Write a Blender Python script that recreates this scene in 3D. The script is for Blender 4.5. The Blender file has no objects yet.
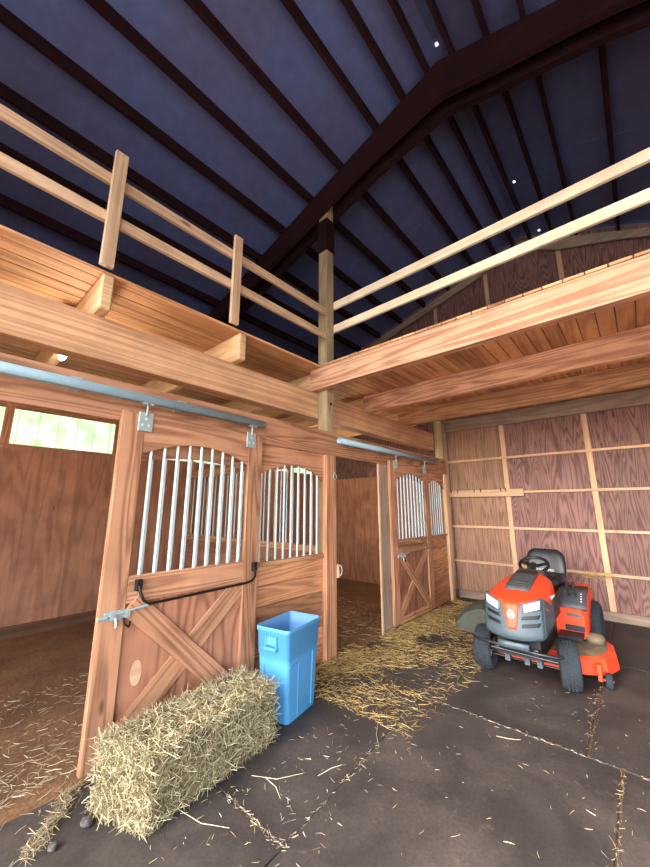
import bpy, math, random
from mathutils import Vector, Matrix
rnd = random.Random(7)
PI = math.pi
scn = bpy.context.scene
COL = scn.collection

# ------------------------------------------------------------------ colour + materials
def lin(r, g, b):
    def f(c):
        c /= 255.0
        return c / 12.92 if c <= 0.04045 else ((c + 0.055) / 1.055) ** 2.4
    return (f(r), f(g), f(b), 1.0)

class NT:
    def __init__(s, name):
        s.m = bpy.data.materials.new(name); s.m.use_nodes = True
        s.t = s.m.node_tree; s.b = s.t.nodes['Principled BSDF']
    def n(s, kind, **kw):
        x = s.t.nodes.new(kind)
        for k, v in kw.items(): setattr(x, k, v)
        return x
    def l(s, a, b): s.t.links.new(a, b)
    def math(s, op, a, b=None, c=None):
        x = s.n('ShaderNodeMath', operation=op)
        for i, v in enumerate((a, b, c)):
            if v is None: continue
            if hasattr(v, 'links'): s.l(v, x.inputs[i])
            else: x.inputs[i].default_value = v
        return x.outputs[0]
    def mix(s, fac, a, b, mode='MIX'):
        x = s.n('ShaderNodeMix', data_type='RGBA', blend_type=mode)
        for i, v in ((0, fac), (6, a), (7, b)):
            if hasattr(v, 'links'): s.l(v, x.inputs[i])
            else: x.inputs[i].default_value = v
        return x.outputs[2]
    def noise(s, vec, scale, detail=3, rough=.55, dist=0):
        x = s.n('ShaderNodeTexNoise'); x.inputs['Scale'].default_value = scale
        x.inputs['Detail'].default_value = detail; x.inputs['Roughness'].default_value = rough
        x.inputs['Distortion'].default_value = dist
        if vec is not None: s.l(vec, x.inputs['Vector'])
        return x.outputs['Fac']
    def ramp(s, fac, *stops):
        x = s.n('ShaderNodeValToRGB'); e = x.color_ramp.elements
        while len(e) < len(stops): e.new(.5)
        for i, (p, c) in enumerate(stops):
            e[i].position = p; e[i].color = c if len(c) == 4 else (*c, 1)
        s.l(fac, x.inputs[0]); return x.outputs[0]
    def vec(s, x, y, z=0.0):
        c = s.n('ShaderNodeCombineXYZ')
        for i, v in enumerate((x, y, z)):
            if hasattr(v, 'links'): s.l(v, c.inputs[i])
            else: c.inputs[i].default_value = v
        return c.outputs[0]
    def bump(s, h, strength=.2, dist=.01):
        x = s.n('ShaderNodeBump'); x.inputs['Strength'].default_value = strength
        x.inputs['Distance'].default_value = dist
        s.l(h, x.inputs['Height']); s.l(x.outputs[0], s.b.inputs['Normal'])

W1 = (1, 1, 1, 1)
def wood(name, a, b, rings=9.0, stretch=(.55, 5.0), contrast=.55, knots=.6, dirt=None, rough=.65, tone=.35, spec=.35):
    """a = light early wood, b = dark late wood; UV in metres, u along the grain; 'tone' = per-board value"""
    k = NT(name)
    uv = k.n('ShaderNodeUVMap').outputs[0]
    sp = k.n('ShaderNodeSeparateXYZ'); k.l(uv, sp.inputs[0])
    at = k.n('ShaderNodeAttribute', attribute_name='tone').outputs['Fac']
    off = k.math('MULTIPLY', at, 37.0)
    u, v = sp.outputs[0], sp.outputs[1]
    p = k.vec(k.math('MULTIPLY', u, stretch[0]), k.math('MULTIPLY', v, stretch[1]), off)
    n1 = k.noise(p, 1.0, 2, .45, .25)
    ring = k.math('SINE', k.math('MULTIPLY', n1, rings * 6.283))
    ring = k.math('MULTIPLY_ADD', ring, .5, .5)
    ring = k.math('POWER', ring, 1.6)
    p2 = k.vec(k.math('MULTIPLY', u, 2.5), k.math('MULTIPLY', v, 90.0), off)
    fine = k.noise(p2, 1.0, 3, .6)
    g = k.math('MULTIPLY_ADD', fine, .55, k.math('MULTIPLY', ring, contrast))
    g = k.math('SUBTRACT', g, .12)
    col = k.mix(g, lin(*a), lin(*b))
    # knots
    if knots > 0:
        vo = k.n('ShaderNodeTexVoronoi'); vo.inputs['Scale'].default_value = 1.0
        k.l(k.vec(k.math('MULTIPLY', u, 2.0), k.math('MULTIPLY', v, 6.0), off), vo.inputs['Vector'])
        d = k.math('ADD', vo.outputs['Distance'], k.math('MULTIPLY', fine, .06))
        m = k.ramp(d, (.09, (1, 1, 1)), (.16, (0, 0, 0)))
        pick = k.n('ShaderNodeSeparateColor'); k.l(vo.outputs['Color'], pick.inputs[0])
        sel = k.math('GREATER_THAN', pick.outputs[0], 1 - knots * .4)
        col = k.mix(k.math('MULTIPLY', k.math('MULTIPLY', m, sel), .75), col, lin(*[c * .42 for c in b]))
    t = k.math('MULTIPLY_ADD', at, tone, 1 - tone / 2)
    col = k.mix(1.0, col, k.vec(t, t, t), 'MULTIPLY')
    # broad blotches of wear
    tc = k.n('ShaderNodeTexCoord').outputs['Object']
    bl = k.noise(tc, 2.3, 4, .6)
    bl = k.ramp(bl, (.3, (.80, .78, .76)), (.65, (1.08, 1.06, 1.04)))
    col = k.mix(1.0, col, bl, 'MULTIPLY')
    if dirt:
        dn = k.noise(tc, 1.3, 5, .65)
        dm = k.ramp(dn, (.45, (0, 0, 0)), (.72, (1, 1, 1)))
        col = k.mix(k.math('MULTIPLY', dm, .6), col, lin(*dirt))
    k.l(col, k.b.inputs['Base Color'])
    k.b.inputs['Roughness'].default_value = rough
    k.b.inputs['Specular IOR Level'].default_value = spec
    k.bump(g, .12, .004)
    return k.m

def plain(name, c, rough=.5, metal=0.0, var=.12, scale=18, bump=.0, spec=.5, coat=0):
    k = NT(name)
    tc = k.n('ShaderNodeTexCoord').outputs['Object']
    n = k.noise(tc, scale, 4, .6)
    lo, hi = 1 - var, 1 + var
    col = k.mix(1.0, lin(*c), k.ramp(n, (.3, (lo, lo, lo)), (.7, (hi, hi, hi))), 'MULTIPLY')
    k.l(col, k.b.inputs['Base Color'])
    k.b.inputs['Roughness'].default_value = rough
    k.b.inputs['Metallic'].default_value = metal
    k.b.inputs['Specular IOR Level'].default_value = spec
    k.b.inputs['Coat Weight'].default_value = coat
    if bump: k.bump(n, bump, .004)
    return k.m

def emit(name, c, s):
    k = NT(name)
    k.b.inputs['Base Color'].default_value = lin(*c)
    k.b.inputs['Emission Color'].default_value = lin(*c)
    k.b.inputs['Emission Strength'].default_value = s
    return k.m

def mat_dirt(name, base, straw, scale=1.6, rough=.95):
    k = NT(name)
    tc = k.n('ShaderNodeTexCoord').outputs['Object']
    n = k.noise(tc, scale, 6, .65); f = k.noise(tc, 38, 4, .7)
    col = k.mix(k.ramp(n, (.35, (0, 0, 0)), (.7, (1, 1, 1))), lin(*base), lin(*straw))
    col = k.mix(1.0, col, k.ramp(f, (.25, (.55, .55, .55)), (.75, (1.35, 1.35, 1.35))), 'MULTIPLY')
    k.l(col, k.b.inputs['Base Color']); k.b.inputs['Roughness'].default_value = rough
    k.bump(k.math('ADD', n, k.math('MULTIPLY', f, .4)), .6, .03)
    return k.m

def mat_rubber(name, c, dust):
    k = NT(name)
    tc = k.n('ShaderNodeTexCoord').outputs['Object']
    n = k.noise(tc, 1.7, 6, .65, .4); f = k.noise(tc, 55, 4, .7); s = k.noise(tc, 9, 5, .7)
    col = k.mix(k.ramp(n, (.42, (0, 0, 0)), (.75, (1, 1, 1))), lin(*c), lin(*dust))
    col = k.mix(k.ramp(s, (.60, (0, 0, 0)), (.78, (.7, .7, .7))), col, lin(*[x * 1.25 for x in dust]))
    col = k.mix(1.0, col, k.ramp(f, (.3, (.7, .7, .7)), (.7, (1.25, 1.25, 1.25))), 'MULTIPLY')
    k.l(col, k.b.inputs['Base Color'])
    k.l(k.ramp(n, (.35, (.6, .6, .6)), (.7, (.85, .85, .85))), k.b.inputs['Roughness'])
    k.bump(f, .25, .004)
    return k.m

def mat_straw(name, a, b):
    k = NT(name)
    at = k.n('ShaderNodeAttribute', attribute_name='tone').outputs['Fac']
    k.l(k.ramp(at, (0.0, lin(*b)), (.45, lin(*[(x + y) / 2 for x, y in zip(a, b)])), (1.0, lin(*a))), k.b.inputs['Base Color'])
    k.b.inputs['Roughness'].default_value = .6
    return k.m

M = {}
M['fir'] = wood('fir', (214, 166, 122), (150, 98, 64), 12, (.32, 5.5), .62, .45)
M['fir_red'] = wood('red_fir', (192, 142, 108), (128, 82, 58), 12, (.32, 5.0), .62, .4)
M['door'] = wood('door_fir', (196, 146, 110), (130, 84, 60), 11, (.32, 5.5), .62, .4)
M['beam'] = wood('beam_fir', (224, 178, 144), (160, 104, 78), 12, (.28, 5.0), .66, .6)
M['joist'] = wood('pale_joist', (232, 198, 152), (182, 136, 96), 10, (.45, 5.0), .4, .45)
M['deck'] = wood('deck_board', (214, 164, 118), (146, 94, 62), 5, (.45, 5.0), .45, .4, tone=.55)
M['glulam'] = wood('glulam', (220, 178, 138), (166, 116, 84), 4, (.35, 16.0), .5, .5)
M['pine'] = wood('pale_pine', (250, 238, 214), (222, 196, 160), 4, (.4, 6.0), .35, .6, tone=.12)
M['rail'] = wood('rail_pine', (220, 190, 158), (160, 122, 94), 9, (.4, 6.0), .4, .7, tone=.15)
M['post'] = wood('treated_post', (188, 170, 134), (138, 116, 86), 6, (.5, 6.0), .45, .4)
M['stud'] = wood('stud_pine', (226, 190, 152), (180, 134, 100), 9, (.4, 7.0), .35, .5, tone=.2)
M['grey_wood'] = wood('grey_timber', (172, 152, 134), (124, 104, 90), 6, (.5, 5.0), .45, .6)
M['ply'] = wood('red_plywood', (150, 112, 104), (86, 54, 52), 24, (.42, 4.2), .62, .35, tone=.3)
M['ply_tan'] = wood('tan_plywood', (170, 132, 108), (118, 82, 64), 12, (.4, 9.0), .6, .3, tone=.2)
M['ply_door'] = wood('door_plywood', (182, 128, 98), (120, 74, 54), 10, (.6, 3.0), .6, .2)
M['ply_stall'] = wood('stall_plywood', (190, 138, 108), (130, 86, 64), 8, (.45, 4.0), .4, .35, dirt=(110, 72, 54))
M['dark_wood'] = wood('dark_purlin', (46, 22, 26), (26, 10, 14), 5, (.4, 6.0), .4, .2, rough=.8, spec=.15)
M['board_stall'] = wood('stall_board', (204, 148, 106), (134, 86, 58), 12, (.5, 4.5), .5, .4, tone=.5)
M['galv'] = plain('galvanised_steel', (198, 214, 214), .4, .12, .03, 12)
M['track'] = plain('galvanised_track', (148, 178, 190), .45, .1, .05, 12)
M['zinc'] = plain('zinc_plate', (164, 178, 178), .42, .35, .08, 40)
M['kick'] = wood('kick_board', (112, 80, 58), (70, 46, 32), 6, (.4, 5.0), .5, .3)
M['black_metal'] = plain('black_iron', (34, 30, 30), .45, .5, .1)
M['bin_blue'] = plain('blue_plastic', (78, 148, 196), .45, 0, .05, 9)
M['bin_in'] = plain('blue_plastic_inside', (92, 140, 184), .5, 0, .08, 9)
M['orange'] = plain('orange_paint', (232, 72, 36), .5, 0, .05, 8, spec=.35, coat=.08)
M['grey_plastic'] = plain('grey_blue_plastic', (68, 82, 90), .5, 0, .08, 20)
M['dark_plastic'] = plain('dark_grey_plastic', (72, 74, 78), .55, 0, .1, 20)
M['black'] = plain('black_vinyl', (30, 31, 36), .38, 0, .1, 30)
M['blackp'] = plain('black_plastic', (24, 24, 26), .5, 0, .1, 30)
M['tire'] = plain('tire_rubber', (34, 42, 49), .85, 0, .25, 70, bump=.4)
M['hub'] = plain('pale_hub', (196, 200, 192), .45, .1, .12, 20)
M['lens'] = plain('headlight_lens', (214, 226, 228), .12, 0, .05, 40, coat=.6)
M['white'] = plain('white_paint', (235, 235, 230), .4, 0, .02)
M['deck_dirty'] = plain('grassy_paint', (112, 98, 76), .8, 0, .3, 25, bump=.3)
M['chute'] = plain('green_grey_plastic', (62, 66, 54), .7, 0, .2, 14)
M['chrome'] = plain('bright_steel', (190, 205, 215), .2, .9, .05)
M['dirt'] = mat_dirt('stall_dirt', (104, 72, 48), (138, 102, 66))
M['gravel'] = mat_dirt('yard_gravel', (150, 145, 138), (172, 166, 156), 3)
M['clod'] = mat_dirt('clod_dirt', (66, 60, 60), (104, 96, 92), 14)
M['mat'] = mat_rubber('rubber_mat', (50, 44, 42), (82, 71, 63))
M['bale_core'] = mat_dirt('packed_hay', (92, 78, 54), (130, 114, 80), 9)
M['hay'] = mat_straw('hay_stalk', (212, 202, 160), (92, 76, 46))
M['straw'] = mat_straw('straw_stalk', (228, 196, 122), (120, 90, 50))
M['pale_straw'] = mat_straw('pale_stalk', (220, 206, 168), (140, 122, 92))
M['bulb'] = emit('lit_bulb', (255, 236, 205), 60)
M['hole'] = emit('sky_pinhole', (225, 240, 255), 6)

def mat_roof():
    k = NT('roof_insulation')
    tc = k.n('ShaderNodeTexCoord').outputs['Object']
    n = k.noise(tc, .8, 4, .55); f = k.noise(tc, 9, 4, .6)
    col = k.mix(k.ramp(n, (.35, (0, 0, 0)), (.7, (1, 1, 1))), lin(82, 84, 122), lin(80, 98, 150))
    col = k.mix(1.0, col, k.ramp(f, (.3, (.86, .86, .86)), (.7, (1.1, 1.1, 1.1))), 'MULTIPLY')
    k.l(col, k.b.inputs['Base Color']); k.b.inputs['Roughness'].default_value = .6
    k.bump(f, .2, .02)
    return k.m
M['roof'] = mat_roof()

def mat_pane():
    k = NT('fibreglass_pane')
    tc = k.n('ShaderNodeTexCoord').outputs['Object']
    sp = k.n('ShaderNodeSeparateXYZ'); k.l(tc, sp.inputs[0])
    n = k.noise(tc, 5, 4, .6)
    c = k.mix(k.ramp(n, (.35, (0, 0, 0)), (.65, (1, 1, 1))), lin(178, 226, 170), lin(232, 250, 236))
    w = k.math('ABSOLUTE', k.math('SUBTRACT', k.math('FRACT', k.math('MULTIPLY', sp.outputs[1], 4.6)), .5))
    c = k.mix(k.ramp(w, (.0, (1, 1, 1)), (.05, (0, 0, 0))), c, lin(150, 178, 140))
    k.l(c, k.b.inputs['Base Color']); k.l(c, k.b.inputs['Emission Color'])
    k.b.inputs['Emission Strength'].default_value = PANE
    k.b.inputs['Roughness'].default_value = .35
    return k.m
PANE = 1.0
M['pane'] = mat_pane()

# ------------------------------------------------------------------ mesh builder
class MB:
    def __init__(s): s.V = []; s.F = []; s.UV = []; s.T = []; s.S = []
    def add(s, vs, faces, uvs=None, tone=None, smooth=False):
        o = len(s.V); s.V += [Vector(v) for v in vs]
        t = rnd.random() if tone is None else tone
        for i, f in enumerate(faces):
            s.F.append([o + j for j in f])
            s.UV.append(uvs[i] if uvs else [(vs[j][0], vs[j][1]) for j in f])
            s.T.append(t); s.S.append(smooth)
    def box(s, x0, x1, y0, y1, z0, z1, mtx=None, grain=None, tone=None):
        lo, hi = (x0, y0, z0), (x1, y1, z1)
        vs = [(hi[0] if i & 1 else lo[0], hi[1] if i & 2 else lo[1], hi[2] if i & 4 else lo[2]) for i in range(8)]
        fs = [(0, 4, 6, 2), (1, 3, 7, 5), (0, 1, 5, 4), (2, 6, 7, 3), (0, 2, 3, 1), (4, 5, 7, 6)]
        d = [abs(b - a) for a, b in zip(lo, hi)]
        g = d.index(max(d)) if grain is None else grain
        ou, ov = rnd.random() * 9, rnd.random() * 9
        uvs = []
        for k, f in enumerate(fs):
            ax = k // 2; oth = [a for a in range(3) if a != ax]
            if g in oth: ua = g; va = [a for a in oth if a != g][0]
            else: ua, va = oth
            sc = 1.0 if g in oth else .25
            uvs.append([(vs[j][ua] * sc + ou, vs[j][va] + ov + ax * .37) for j in f])
        if mtx is not None: vs = [mtx @ Vector(v) for v in vs]
        s.add(vs, fs, uvs, tone); return s
    def bar(s, p, q, w, h, up=(0, 0, 1), tone=None):
        """board from p to q, w wide across, h along 'up'"""
        p, q = Vector(p), Vector(q); x = (q - p); L = x.length; x.normalize()
        y = Vector(up).cross(x).normalized(); z = x.cross(y)
        m = Matrix((x, y, z)).transposed().to_4x4(); m.translation = p
        return s.box(0, L, -w / 2, w / 2, -h / 2, h / 2, m, 0, tone)
    def prism(s, poly, ax, a0, a1, grain_u=0, tone=None):
        """poly of 2-D points in the two other axes, extruded along ax"""
        oth = [a for a in range(3) if a != ax]; n = len(poly)
        def P(p, a):
            v = [0, 0, 0]; v[ax] = a; v[oth[0]] = p[0]; v[oth[1]] = p[1]; return v
        vs = [P(p, a0) for p in poly] + [P(p, a1) for p in poly]
        ou, ov = rnd.random() * 9, rnd.random() * 9
        def uv(j, side=0):
            p = poly[j % n]; a = a1 if j >= n else a0
            if side: return (p[grain_u] + ou, a + ov)
            return (p[grain_u] + ou, p[1 - grain_u] + ov)
        fs = [list(range(n))[::-1], list(range(n, 2 * n))] + [[i, (i + 1) % n, (i + 1) % n + n, i + n] for i in range(n)]
        uvs = [[uv(j) for j in fs[0]], [uv(j) for j in fs[1]]] + [[uv(j, 1) for j in f] for f in fs[2:]]
        area = sum(poly[i][0] * poly[(i + 1) % n][1] - poly[(i + 1) % n][0] * poly[i][1] for i in range(n))
        if (area < 0) ^ (ax == 1): fs = [f[::-1] for f in fs]; uvs = [u[::-1] for u in uvs]
        s.add(vs, fs, uvs, tone); return s
    def tube(s, pts, r, n=10, closed=False, tone=None):
        pts = [Vector(p) for p in pts]; m = len(pts); vs = []; ref = None
        for i, p in enumerate(pts):
            a = pts[(i - 1) % m] if (closed or i) else p; b = pts[(i + 1) % m] if (closed or i < m - 1) else p
            t = (b - a).normalized()
            if ref is None: ref = t.orthogonal().normalized()
            ref = (ref - t * ref.dot(t)).normalized(); bi = t.cross(ref)
            rr = r[i] if isinstance(r, (list, tuple)) else r
            vs += [p + (ref * math.cos(2 * PI * k / n) + bi * math.sin(2 * PI * k / n)) * rr for k in range(n)]
        fs = []
        for i in range(m if closed else m - 1):
            o, q = i * n, ((i + 1) % m) * n
            fs += [(o + k, o + (k + 1) % n, q + (k + 1) % n, q + k) for k in range(n)]
        s.add(vs, fs, None, tone, True)
        if not closed:
            s.add(vs[:n], [tuple(range(n))[::-1]], None, tone); s.add(vs[-n:], [tuple(range(n))], None, tone)
        return s
    def lathe(s, prof, mtx, n=32, tone=None):
        vs = []; k = len(prof)
        for i in range(n):
            a = 2 * PI * i / n
            vs += [mtx @ Vector((r * math.cos(a), r * math.sin(a), z)) for r, z in prof]
        fs = [(i * k + j, ((i + 1) % n) * k + j, ((i + 1) % n) * k + j + 1, i * k + j + 1) for i in range(n) for j in range(k - 1)]
        s.add(vs, fs, None, tone, True); return s
    def loft(s, rings, caps=(True, True), tone=None, smooth=True):
        n = len(rings[0]); vs = [p for r in rings for p in r]
        fs = [(i * n + k, i * n + (k + 1) % n, (i + 1) * n + (k + 1) % n, (i + 1) * n + k) for i in range(len(rings) - 1) for k in range(n)]
        s.add(vs, fs, None, tone, smooth)
        if caps[0]: s.add(rings[0], [tuple(range(n))[::-1]], None, tone)
        if caps[1]: s.add(rings[-1], [tuple(range(n))], None, tone)
        return s
    def sheet(s, grid, th, tone=None, smooth=True):
        """closed thin slab from a grid of points, thickness th along -normal"""
        R, Cn = len(grid), len(grid[0]); g = [[Vector(p) for p in r] for r in grid]; N = []
        for i in range(R):
            for j in range(Cn):
                a = g[min(i + 1, R - 1)][j] - g[max(i - 1, 0)][j]; b = g[i][min(j + 1, Cn - 1)] - g[i][max(j - 1, 0)]
                N.append(a.cross(b).normalized())
        top = [p for r in g for p in r]; bot = [p - n * th for p, n in zip(top, N)]
        o = R * Cn; fs = []
        for i in range(R - 1):
            for j in range(Cn - 1):
                a, b, c, d = i * Cn + j, (i + 1) * Cn + j, (i + 1) * Cn + j + 1, i * Cn + j + 1
                fs += [(a, b, c, d), (o + a, o + d, o + c, o + b)]
        edge = [(0, j) for j in range(Cn)] + [(i, Cn - 1) for i in range(1, R)] + [(R - 1, j) for j in range(Cn - 2, -1, -1)] + [(i, 0) for i in range(R - 2, 0, -1)]
        e = [i * Cn + j for i, j in edge]
        fs += [(e[k], e[(k + 1) % len(e)], o + e[(k + 1) % len(e)], o + e[k]) for k in range(len(e))]
        s.add(top + bot, fs, None, tone, smooth); return s
    def stalk(s, p, d, L, w, bend=.15, tone=None):
        p, d = Vector(p), Vector(d).normalized()
        sd = d.orthogonal().normalized(); a = rnd.random() * 6.28
        sd = sd * math.cos(a) + d.cross(sd) * math.sin(a); n = d.cross(sd)
        off = n * L * bend * rnd.uniform(-1, 1)
        P = [p - d * L / 2 + off * .5, p, p + d * L / 2 + off]
        ww = [w * .8, w, w * .5]; vs = []
        for q, r in zip(P, ww): vs += [q + sd * r, q - sd * r * .5 + n * r * .8, q - sd * r * .5 - n * r * .8]
        fs = [(i * 3 + k, i * 3 + (k + 1) % 3, i * 3 + 3 + (k + 1) % 3, i * 3 + 3 + k) for i in range(2) for k in range(3)]
        s.add(vs, fs, [[(0, 0)] * 4] * 6, tone); return s
    def xf(s, m):
        s.V = [m @ v for v in s.V]; return s
    def build(s, name, mat, parent=None, base=None, bevel=0, local=False, subd=0, auto=True):
        me = bpy.data.meshes.new(name)
        if base is None:
            if parent is not None:
                base = Vector((0, 0, 0)); q = parent
                while q is not None: base = base + q.location; q = q.parent
                if local: base = Vector((0, 0, 0))
            else:
                xs, ys, zs = zip(*s.V)
                base = Vector(((min(xs) + max(xs)) / 2, (min(ys) + max(ys)) / 2, min(zs)))
        base = Vector(base)
        me.from_pydata([v - base for v in s.V], [], s.F)
        ul = me.uv_layers.new(name='UVMap'); i = 0
        flat = [c for f in s.UV for p in f for c in p]
        ul.data.foreach_set('uv', flat)
        at = me.attributes.new('tone', 'FLOAT', 'FACE'); at.data.foreach_set('value', s.T)
        me.polygons.foreach_set('use_smooth', s.S)
        me.materials.append(M[mat] if isinstance(mat, str) else mat)
        me.update()
        o = bpy.data.objects.new(name, me); COL.objects.link(o)
        if parent is not None: o.parent = parent
        else: o.location = base
        if bevel:
            b = o.modifiers.new('edges', 'BEVEL'); b.width = bevel; b.segments = 1; b.limit_method = 'ANGLE'; b.angle_limit = math.radians(50)
        if subd:
            b = o.modifiers.new('smooth', 'SUBSURF'); b.levels = subd; b.render_levels = subd
        return o

def tag(o, label=None, cat=None, group=None, kind='thing'):
    if label: o['label'] = label
    if cat: o['category'] = cat
    if group: o['group'] = group
    if kind: o['kind'] = kind
    return o
def thing(name, loc, label, cat, group=None, rz=0.0):
    o = bpy.data.objects.new(name, None); COL.objects.link(o)
    o.location = loc; o.rotation_euler = (0, 0, rz); o.empty_display_size = .2
    return tag(o, label, cat, group)
def struct(o): o['kind'] = 'structure'; return o
def B(*a, **k): return MB().box(*a, **k)
def timber(name, box, mat, label, cat, group=None, bevel=.004):
    return tag(B(*box).build(name, mat, bevel=bevel), label, cat, group)

# ------------------------------------------------------------------ layout numbers (metres)
XW = -2.66          # front face of the stall line
YB = 6.70           # back wall
XL = -6.0           # outer wall behind the stalls
XR, YF = 4.2, -2.2  # unseen side wall and the open front
RX, RZ = -1.03, 6.35
def roof_z(x): return RZ + .29 * (x - RX) if x < RX else RZ - .42 * (x - RX)

# ------------------------------------------------------------------ camera
cd = bpy.data.cameras.new('camera'); cam = bpy.data.objects.new('camera', cd); COL.objects.link(cam)
cam.location = (0, 0, 1.55)
cam.rotation_euler = (PI / 2 + .207635, 0, .722678)
cd.sensor_fit = 'HORIZONTAL'; cd.sensor_width = 36; cd.lens = 353.6 / 650 * 36; cd.clip_start = .05
scn.camera = cam

# ------------------------------------------------------------------ shell
struct(B(XL - .2, XR + .2, YF, YB + .2, -.10, 0).build('floor', 'dirt'))
struct(B(-30, 30, -40, YF, -.12, -.02).box(XR + .2, 30, YF, 20, -.12, -.02).build('ground', 'gravel'))
wb = MB()
xs = [XL, -4.6, -3.4, -2.78, -1.71, -.51, .69, 1.89, 3.09, XR]
for a, b in zip(xs, xs[1:]):
    for z0, z1 in ((0, 2.44), (2.44, 4.88), (4.88, None)):
        if z1 is None:
            p = [(a, z0)] + [(b, z0)] + [(b, max(z0, roof_z(b) + .14))] + ([(RX, RZ + .14)] if a < RX < b else []) + [(a, max(z0, roof_z(a) + .14))]
            wb.prism(p, 1, YB, YB + .02, 1)
        else: wb.box(a, b, YB, YB + .02, z0, min(z1, roof_z(XL) + .1 if a == XL else 9), grain=2)
wall = struct(wb.build('wall_back', 'ply'))
B(-2.70, -1.735, YB - .004, YB, .13, 3.0, grain=2, tone=.8).build('plywood_sheet', 'ply_tan', wall)
for z in (.62, 1.22, 1.815, 2.41): B(-2.72, XR, YB - .045, YB - .004, z - .019, z + .019).build('girt', 'stud', wall, bevel=.003)
for x in (-2.76, -1.71, -.51, .69, 1.89, 3.09):
    B(x - .036, x + .036, YB - .03, YB - .001, .13, roof_z(x) - .1).build('stud', 'stud', wall, bevel=.003)
for z in (3.85, 4.6): B(-5.9, XR, YB - .045, YB - .03, z - .03, z + .03).build('girt', 'dark_wood', wall)
struct(B(-2.66, XR, YB - .06, YB - .03, 0, .13).build('baseboard_back', 'grey_wood', bevel=.003))
wl = MB(); y = YF
while y < YB:
    y1 = min(y + 1.22, YB)
    wl.box(XL - .02, XL, y, y1, 0, 2.36, grain=2); wl.box(XL - .02, XL, y, y1, 2.86, roof_z(XL) + .1, grain=2); y = y1
wall_l = struct(wl.build('wall_left', 'ply_stall'))
sy = [-1.9, -.62, .62, 1.92, 3.15, 4.4, 5.55, YB - .05]
for y in sy: B(XL - .04, XL + .012, y - .045, y + .045, 2.30, 2.92).build('stud', 'fir_red', wall_l)
B(XL - .03, XL + .02, YF, YB, 2.335, 2.36).build('sill', 'fir_red', wall_l)
for i, (a, b) in enumerate(zip(sy, sy[1:])):
    w = B(XL - .035, XL - .02, a + .045, b - .045, 2.83, 2.86).build('window_%d' % (i + 1), 'fir_red'); struct(w)
    B(XL - .034, XL - .028, a + .045, b - .045, 2.36, 2.83).build('pane', 'pane', w)
struct(B(XL, XL + .03, YF, YB, 0, .14).build('baseboard_left', 'kick'))
struct(B(XR, XR + .02, 1.6, YB, 0, roof_z(XR) + .1, grain=2).box(XR, XR + .02, YF, 1.6, 3.4, roof_z(XR) + .1, grain=2).build('wall_right', 'ply'))
wf = MB()
wf.box(XL, -2.9, YF, YF + .05, 0, 4.9, grain=2)
wf.prism([(XL, 4.7), (-2.9, 4.7), (XR, 4.1), (XR, roof_z(XR) + .14), (RX, RZ + .14), (XL, roof_z(XL) + .14)], 1, YF, YF + .05)
struct(wf.build('wall_front', 'ply'))
# stall lining against the back wall inside the second stall
struct(B(XL + .03, -2.86, YB - .08, YB - .05, 0, 2.22, grain=2).build('trim_1', 'ply_stall'))
# roof: two slopes of sagging insulation above the purlins
TH = .15
rf = MB()
rf.prism([(XL - .1, roof_z(XL - .1) + TH), (RX, RZ + TH), (RX, RZ + TH + .05), (XL - .1, roof_z(XL - .1) + TH + .05)], 1, YF, YB + .02)
rf.prism([(RX, RZ + TH), (XR + .1, roof_z(XR + .1) + TH), (XR + .1, roof_z(XR + .1) + TH + .05), (RX, RZ + TH + .05)], 1, YF, YB + .02)
roof = struct(rf.build('ceiling', 'roof'))
for yy in (.55, 1.75, 4.85):     # taped laps across the sheets
    sm = MB()
    for x0, x1 in ((XL, RX), (RX, XR)):
        sm.bar((x0, yy, roof_z(x0) + TH - .003), (x1, yy, roof_z(x1) + TH - .003), .03, .006)
    sm.build('seam', 'roof', roof)
for x, y in ((-1.0, 2.97), (-.80, 5.25), (-.72, 6.55)):
    B(x - .013, x + .013, y - .013, y + .013, roof_z(x) + TH - .008, roof_z(x) + TH - .002).build('pinhole', 'hole', roof)

ORD = ['first', 'second', 'third', 'fourth', 'fifth', 'sixth', 'seventh', 'eighth', 'ninth', 'tenth']
def purlin(x, slope, k):
    z = roof_z(x)
    o = timber('purlin', (x - .021, x + .021, YF + .05, YB - .05, z + .002, z + TH - .01), 'dark_wood',
               'dark wooden roof purlin on the %s, %s from the ridge' % (slope, ORD[k]), 'purlin', 'roof purlins', bevel=0)
for k, x in enumerate((-1.16, -1.47, -1.85, -2.42, -2.97, -3.55, -4.13, -4.70, -5.3)): purlin(x, 'slope above the stalls', k)
for k, x in enumerate((-.88, -.54, -.22, .30, .86, 1.45, 2.05, 2.65, 3.3)): purlin(x, 'slope away from the stalls', k)

# rafters: two plies either side of the post
def rafter(y0, y1, side, label, mat='dark_wood', d=.34, h=.14):
    if side < 0: p = [(XL, roof_z(XL) - d), (-2.0, roof_z(-2.0) - d - .02), (RX - .1, RZ - d - h), (RX, RZ - d - h), (RX, RZ), (XL, roof_z(XL))]
    else: p = [(RX, RZ - d - h), (RX + .5, roof_z(RX + .5) - d - .10), (.3, roof_z(.3) - d), (XR, roof_z(XR) - d), (XR, roof_z(XR)), (RX, RZ)]
    tag(MB().prism(p, 1, y0, y1, 0).build('roof_rafter', mat), label, 'rafter', 'roof rafters')
rafter(3.03, 3.10, -1, 'dark rafter rising over the railing posts to the ridge, near face of the tall post')
rafter(3.03, 3.10, 1, 'dark rafter falling from the ridge above the pale railings, near ply')
rafter(3.235, 3.305, -1, 'dark rafter rising to the ridge, ply on the far face of the tall post')
rafter(3.235, 3.305, 1, 'dark rafter falling from the ridge above the pale railings, far ply')
rafter(6.60, 6.645, -1, 'grey end rafter against the gable wall, rising from the stall side to the ridge', 'grey_wood', .14, 0)
rafter(6.60, 6.645, 1, 'grey end rafter against the gable wall, falling away behind the pale railings', 'grey_wood', .14, 0)

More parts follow.
